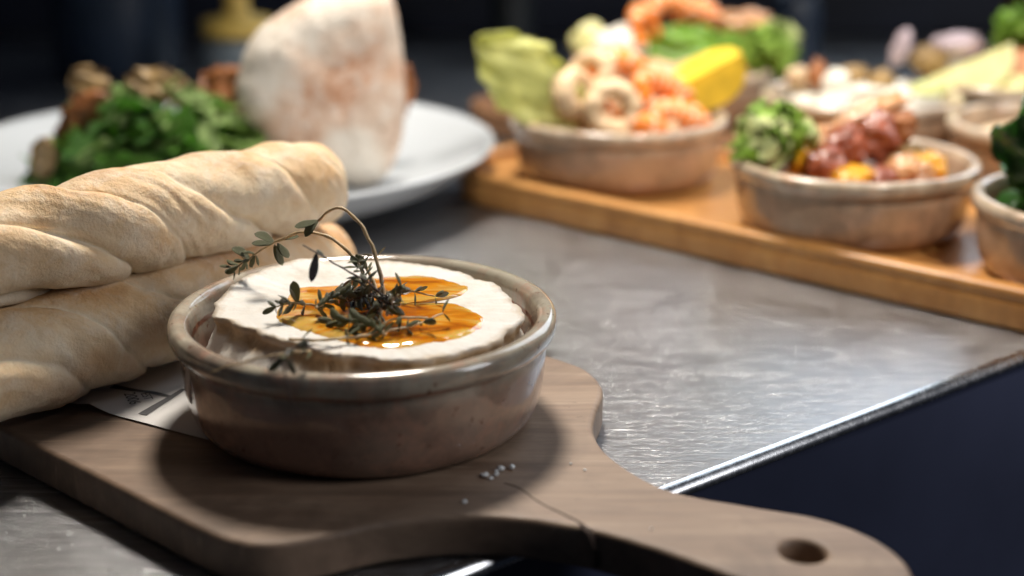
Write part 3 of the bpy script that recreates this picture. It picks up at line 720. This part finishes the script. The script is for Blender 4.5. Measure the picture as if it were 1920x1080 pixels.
# dish 1: seafood
sheet('lettuce_leaf', 'pale yellow green lettuce leaf standing at the left of the squid dish', 'lettuce', (.0400, .8330, .0540), .046, .078, M_LETT, (R(-6), R(-50), R(6)), .8, .10, .10, rf=7, taper=.45)
ring('upright fried squid ring at the front of the seafood dish', (.0590, .8280, .0640), .0120, .0062, (R(74), R(4), R(8)), 1)
ring('fried squid ring standing beside the lettuce leaf', (.0370, .8420, .0700), .0115, .0058, (R(70), R(0), R(58)), 2)
ring('topmost fried squid ring at the back of the seafood dish', (.0480, .8600, .0790), .0105, .0055, (R(60), R(10), R(-35)), 3)
ring('tilted squid ring between the upright ring and the lettuce', (.0400, .8560, .0630), .0120, .0058, (R(35), R(20), 0), 4)
G = 'prawns in the seafood dish'
prawn('orange prawn curled behind the upright squid ring', (.0650, .8620, .0740), .014, R(200), .0085, (R(55), R(-10), R(10)), 1, G)
prawn('orange prawn lying towards the lemon wedge', (.0920, .8550, .0660), .016, R(170), .0088, (R(30), R(15), R(30)), 2, G)
prawn('pink brown prawn at the right front of the seafood dish', (.0990, .8350, .0520), .0150, R(180), .0095, (R(20), R(8), R(15)), 3, G)
prawn('small prawn low in the middle of the seafood dish', (.0780, .8380, .0520), .013, R(190), .0080, (R(15), R(-12), R(160)), 4, G)
blob('squid_piece', 'fried squid body filling the bottom of the seafood dish', 'squid', (.0655, .8660, .0420), (.050, .050, .018), M_SQUID, 3, .25, 2.4)
wedge('bright yellow lemon wedge at the right of the squid dish', (.1190, .8700, .0800), .0245, .0230, R(105), (R(50), R(-27), R(6)))

# dish 2: meat and peppers
blob('sauce', 'glossy orange sauce filling the meat dish', 'sauce', (.1835, .7480, .0400), (.0520, .0520, .0085), M_SAUCE, 4, .06, 3)
frisee('bright frilly lettuce tuft at the left of the meat dish', (.1420, .7500, .0500), .017, .020, 60, [M_FRIS, M_FRIS_L, M_FRIS], 3, .021)
r_ = random.Random(9); G = 'pieces of food in the meat dish'
MP = [((.1660, .7350, .0500), (.011, .010, .011), M_MEAT, 'dark sausage piece at the left front of the meat dish'), ((.1800, .7480, .0590), (.011, .011, .012), M_MEAT, 'dark sausage piece in the middle of the meat dish'), ((.1960, .7520, .0640), (.012, .011, .013), M_MEAT, 'dark sausage piece on top of the meat dish'),
      ((.1900, .7600, .0720), (.026, .008, .0075), M_MEAT_L, 'long roasted strip leaning on top of the meat dish'), ((.1640, .7560, .0570), (.015, .010, .012), M_MEAT_L, 'roasted chunk beside the frilly lettuce'), ((.2080, .7520, .0690), (.008, .008, .009), M_CRISP_D, 'small browned tip at the upper end of the roasted strip'),
      ((.1790, .7270, .0470), (.014, .009, .0065), M_PEPPER, 'yellow pepper piece at the front of the meat dish'), ((.1930, .7240, .0465), (.009, .008, .007), M_MEAT, 'wet sausage piece at the front right of the meat dish'), ((.2080, .7330, .0480), (.013, .010, .009), M_MEAT_L, 'roasted chunk at the right of the meat dish'),
      ((.2200, .7400, .0490), (.010, .010, .009), M_PEPPER, 'yellow pepper piece by the right wall of the meat dish'), ((.1570, .7480, .0510), (.008, .010, .014), M_PEPPER, 'yellow pepper strip next to the frilly lettuce'), ((.2120, .7500, .0510), (.012, .010, .010), M_CRISP, 'golden chunk at the back right of the meat dish')]
for i, (c, s, m, lab) in enumerate(MP): blob('meat_piece' if m not in (M_PEPPER,) else 'pepper_piece', lab, 'meat' if m not in (M_PEPPER,) else 'pepper', c, s, m, i + 1, .36, 2.0, G, r_.uniform(-.5, .5) if i != 3 else .0)
bpy.data.objects['meat_piece.003'].rotation_euler = (0, R(-28), R(8))

# dish 3: dark leaf
sp = [sheet('spinach_leaf', lab, 'spinach', c, .050, .052, M_DARKLEAF, rt, i * 2.1, .16, .30, 'dark leaves at the right edge', rf=6, taper=.7) for i, (lab, c, rt) in enumerate([
    ('dark green crinkled leaf hanging over the rim at the right edge', (.2640, .6500, .0560), (R(35), R(-25), R(-20))), ('upper dark green leaf at the right edge of the picture', (.2700, .6620, .0580), (R(5), R(-12), R(15))), ('dark green leaf behind the others at the right edge', (.2850, .6600, .0560), (R(25), R(15), R(30)))])]
blob('spinach_heap', 'heap of dark leaves filling the dish at the right edge', 'spinach', (.288, .658, .0480), (.046, .046, .020), M_DARKLEAF, 8, .4, 3)

# dish 4: white crumble
blob('cheese_crumble', 'white crumble filling the back row dish', 'cheese', (.2330, .9420, .0480), (.050, .050, .012), M_CREAM, 2, .35, 3.5)
r_ = random.Random(4)
for i, (lab, x, y, z, m, s) in enumerate([('brown crisp bit standing at the left of the white crumble', .2010, .935, .066, M_CRISP_D, (.006, .006, .011)), ('white lump beside the brown crisp bit', .2120, .930, .062, M_CREAM, (.009, .008, .010)), ('golden bit at the back of the white crumble', .2280, .950, .063, M_CRISP, (.012, .009, .007)),
        ('golden brown bit in the middle of the white crumble', .2440, .935, .061, M_CRISP, (.009, .008, .009)), ('white lump at the front of the crumble dish', .2260, .915, .056, M_CREAM, (.018, .010, .007)), ('pale green leaf bit at the right of the white crumble', .2720, .925, .059, M_FRIS_L, (.012, .010, .005)), ('pale bit at the left back of the crumble', .1930, .950, .062, M_SQUID, (.012, .009, .007)), ('white lump at the right front of the crumble', .2520, .912, .055, M_CREAM, (.014, .009, .006))]):
    blob('crumble_piece', lab, 'topping', (x, y, z), s, m, i + 11, .35, 2, 'toppings on the white crumble', r_.uniform(-1, 1), 3)
blob('pale_dressing', 'pale dressing in the dish behind the meat dish', 'sauce', (.330, .845, .0400), (.052, .052, .008), M_SQUID, 5, .1, 3)

# dish 6: lemon slice and salmon
wedge('large pale lemon slice in the farthest right dish', (.3040, .9640, .0700), .0360, .0250, R(80), (R(8), R(-24), R(0)), M_LEMON, M_LEMON_P)
blob('salmon_piece', 'orange salmon piece beside the pale lemon slice', 'salmon', (.3480, .9750, .0600), (.030, .018, .018), M_SALMON, 2, .25, 2)
blob('onion_piece', 'purple onion piece standing behind the white crumble', 'onion', (.2700, .990, .0760), (.006, .006, .013), M_ONION, 6, .3, 2, None, .4)
blob('onion_piece', 'pale purple onion piece above the lemon slice', 'onion', (.3080, .990, .0780), (.017, .008, .009), M_ONION, 7, .3, 2)
blob('pepper_piece', 'yellow brown pepper piece at the left of the lemon slice', 'pepper', (.2880, .985, .0680), (.012, .008, .010), M_CRISP, 9, .3, 2)
frisee('green leafy tuft at the top right edge of the picture', (.3560, .985, .0720), .014, .018, 26, [M_LIME, M_FRIS], 6, .026)

# dish 7
blob('mozzarella_piece', 'white cheese piece at the left of the far back dish', 'cheese', (.0800, 1.060, .0660), (.022, .018, .016), M_CREAM, 5, .2, 1.6)
blob('chicory_piece', 'pale yellow chicory tip at the left of the far back dish', 'chicory', (.0570, 1.060, .0700), (.014, .010, .015), M_LEMON_P, 6, .2, 1.6)
G = 'prawns in the far back dish'
prawn('orange prawn at the top of the far back dish', (.1180, 1.060, .0880), .015, R(190), .0095, (R(50), 0, R(10)), 5, G)
prawn('orange prawn between the white cheese and the green leaf', (.0980, 1.060, .0780), .013, R(180), .0090, (R(70), R(20), R(60)), 6, G)
prawn('pink orange prawn at the right top of the far back dish', (.1360, 1.070, .0850), .013, R(170), .0090, (R(40), R(10), R(0)), 7, G)
sheet('green_leaf', 'large smooth green leaf in front of the far back prawns', 'leaf', (.1300, 1.030, .0560), .075, .034, M_LIME, (R(-25), R(4), R(-6)), 2.0, .05, .15, rf=3, taper=.8)
blob('mushroom_piece', 'pinkish brown piece at the right of the far back dish', 'mushroom', (.1740, 1.070, .0830), (.022, .012, .010), M_MEAT_L, 7, .35, 1.8, None, .35)
frisee('frilly lettuce at the right of the far back dish', (.1840, 1.045, .0520), .017, .016, 30, [M_FRIS, M_FRIS_L], 9, .027)
blob('salad_bed', 'bed of food in the far back dish', 'salad', (.128, 1.055, .0480), (.050, .050, .014), M_PRAWN_W, 8, .3, 3)
blob('salad_bed', 'bed of food in the farthest right dish', 'salad', (.355, .990, .0510), (.050, .050, .014), M_LEMON_P, 9, .3, 3)

# ---------------------------------------------------------------- dinner plate with salad and rustic bread
PC = Vector((-.1765, .8660, 0))
PP = [(0, .0055), (.075, .0055), (.080, .0008), (.088, .0004), (.095, .0040), (.120, .0095), (.142, .0180), (.156, .0275), (.1630, .0335), (.1655, .0352), (.1660, .0368), (.1645, .0376), (.1610, .0366), (.1500, .0300), (.135, .0225), (.115, .0155), (.090, .0125), (0, .0115)]
pv = []
for i in range(len(PP) - 1):
    pv.append(PP[i]); pv.append(((PP[i][0] + PP[i + 1][0]) / 2, (PP[i][1] + PP[i + 1][1]) / 2))
pv.append(PP[-1]); V, Fs = lathe(pv, 160)
tag(mesh_obj('dinner_plate', V, Fs, M_PLATE, loc=PC), 'large white porcelain plate behind the bread sticks', 'plate')
# rocket salad
def rocket_mesh(name, mat, seed):
    V = []; nu, nv = 15, 7; r_ = random.Random(seed); bend = r_.uniform(-.5, .6); tw = r_.uniform(-.8, .8)
    for off in (0, 1):
        for i in range(nu):
            f = i / (nu - 1); lob = .5 + .5 * abs(math.sin(f * math.pi * 2.6 + seed)); half = .27 * (math.sin(math.pi * min(1, f * .92 + .03)) ** .8) * (.45 + .55 * lob) + .012
            for k in range(nv):
                g = -1 + 2 * k / (nv - 1); x, y = f, g * half; z = bend * f * f + .35 * half * g * g + .04 * math.sin(f * 14 + g * 3 + seed)
                ca, sa = math.cos(tw * f), math.sin(tw * f); V.append((x, y * ca - z * sa * .3, z + y * sa + off * .012))
    N = nu * nv; Sd = []
    for i in range(nu - 1):
        for k in (0, nv - 1): a = i * nv + k; Sd.append((a, a + nv, a + nv + N, a + N))
    me = bpy.data.meshes.new(name); me.from_pydata(V, [], grid_faces(nu, nv, False) + [tuple(reversed(q)) for q in grid_faces(nu, nv, False, N)] + Sd); me.shade_smooth(); me.materials.append(mat); return me
RM = [rocket_mesh('leaf', M_GREENS[(1, 2, 1, 0, 2, 1, 2, 0)[i]], i) for i in range(8)]
SC = Vector((-.2130, .842, .012))
salad = thing('rocket_salad', 'heap of green rocket leaves on the white plate', 'salad', SC); r_ = random.Random(12)
for i in range(290):
    th1 = r_.uniform(0, 2 * math.pi); q = math.sqrt(r_.random()); x, y = .056 * q * math.cos(th1), .045 * q * math.sin(th1)
    h = (.056 * (1 - q ** 2) + .010) * r_.uniform(.35, 1)
    d = Vector((math.cos(th1) + r_.uniform(-1.2, 1.2), math.sin(th1) + r_.uniform(-1.2, 1.2), r_.uniform(-.45, .4 if q > .5 else .05))).normalized()
    Q = d.to_track_quat('X', 'Z') @ Quaternion((1, 0, 0), r_.uniform(-1.2, 1.2)); s = r_.uniform(.017, .033)
    inst('leaf', r_.choice(RM), salad, Matrix.Translation((x, y, h)) @ Q.to_matrix().to_4x4() @ Matrix.Diagonal((s, s, s, 1)))
for i, (lab, c, wd, ht, m, rt) in enumerate([('golden fried strip at the top left of the salad', (-.2440, .840, .062), .026, .030, M_CRISP, (R(-20), R(-35), R(10))), ('golden fried strip on top of the salad', (-.2120, .842, .068), .044, .020, M_CRISP, (R(-30), R(15), R(0))),
        ('brown fried strip down the left of the salad', (-.2640, .826, .038), .028, .042, M_CRISP_D, (R(10), R(35), R(20))), ('pale fried strip at the left foot of the salad', (-.2780, .815, .026), .018, .026, M_CRISP, (R(10), R(20), R(-20))), ('dark brown fried strip between the salad and the rustic bread', (-.1830, .852, .056), .034, .034, M_CRISP_D, (R(-15), R(35), R(0))),
        ('fried strip peeking out behind the rustic bread', (-.0780, .893, .045), .020, .036, M_CRISP_D, (R(-10), R(20), R(0)))]):
    sheet('fried_strip', lab, 'crisp', c, wd, ht, m, rt, i * 1.9, .09, .12, 'fried strips around the salad', rf=6)
# rustic bread half, standing on its edge
OB = [(-.0874, .0128), (-.1162, .0185), (-.1474, .0396), (-.1637, .0633), (-.1635, .0824), (-.1534, .1044), (-.1308, .1210), (-.1055, .1310), (-.0800, .1340), (-.0690, .1240), (-.0640, .0855), (-.0655, .0504), (-.0725, .0255)]
cx, cz = -.1080, .0760; lp = smooth_loop([(x - cx, 0, z - cz) for x, z in OB], 150); V = []
NRr = 26
for side in (-1, 1):
    for i in range(NRr):
        f = i / (NRr - 1)
        for p in lp:
            q = p * f; dome = (1 - f ** 4.5) ** .6 if f < 1 else 0
            y = (-.021 * dome if side < 0 else .010 * dome)
            n_ = nz(q.x, y, q.z, 30, 4); y += (-.0026 * n_ if side < 0 else .001 * n_) * (1 if f < 1 else 0); e = 1 + .012 * nz(p.x, 3, p.z, 40, 2)
            V.append((q.x * e, y, q.z * e))
n_ = len(lp); Fs = grid_faces(NRr, n_) + [tuple(reversed(q)) for q in grid_faces(NRr, n_, True, NRr * n_)]
rb = mesh_obj('rustic_bread', V, Fs, M_RUSTIC, loc=(cx, .850, cz)); rb.rotation_euler = (R(-6), 0, R(14))
rb.data.materials.append(M_CRUMB)
for i, pl in enumerate(rb.data.polygons):
    if i >= (NRr - 1) * n_: pl.material_index = 1
tag(rb, 'half of a floured rustic bread standing on the white plate', 'bread')

# ---------------------------------------------------------------- dim things at the back
bo = thing('sauce_bottle', 'cloudy squeeze bottle with a yellow nozzle cap behind the plate', 'bottle', (-.2430, 1.27, 0))
V, Fs = lathe([(0, .0003), (.030, .0003), (.033, .003), (.0335, .01), (.0335, .032), (.031, .040), (.027, .045), (0, .046)], 48); mesh_obj('body', V, Fs, M_BOTTLE, bo)
V, Fs = lathe([(.0265, .0462), (.0305, .047), (.0315, .050), (.0315, .058), (.030, .0615), (.014, .064), (.0115, .068), (.0085, .100), (.0065, .112), (0, .1125)], 48); mesh_obj('nozzle_cap', V, Fs, M_CAP, bo)
def jar(name, label, cat, c, r, h, mat):
    V, Fs = lathe([(0, .0003), (r * .92, .0003), (r, .004), (r, h * .8), (r * .96, h * .88), (r * .8, h * .93), (r * .8, h), (r * .7, h), (r * .68, h * .94), (0, h * .92)], 48)
    return tag(mesh_obj(name, V, Fs, mat, loc=c), label, cat)
jar('storage_jar', 'dark blue jar in the gloom at the upper left', 'jar', (-.375, 1.36, 0), .06, .14, M_DKBLUE)
jar('storage_jar', 'dim grey canister at the top between plate and tray', 'jar', (.0, 1.46, 0), .022, .12, M_DKGREY)
jar('storage_jar', 'small blue grey jar behind the frilly lettuce at the top', 'jar', (.262, 1.33, 0), .024, .075, M_DKBLUE)
tag(box('wooden_block', .425, .475, 1.20, 1.25, .0003, .20, M_DKWOOD), 'dark brown wooden block at the top right corner', 'block')
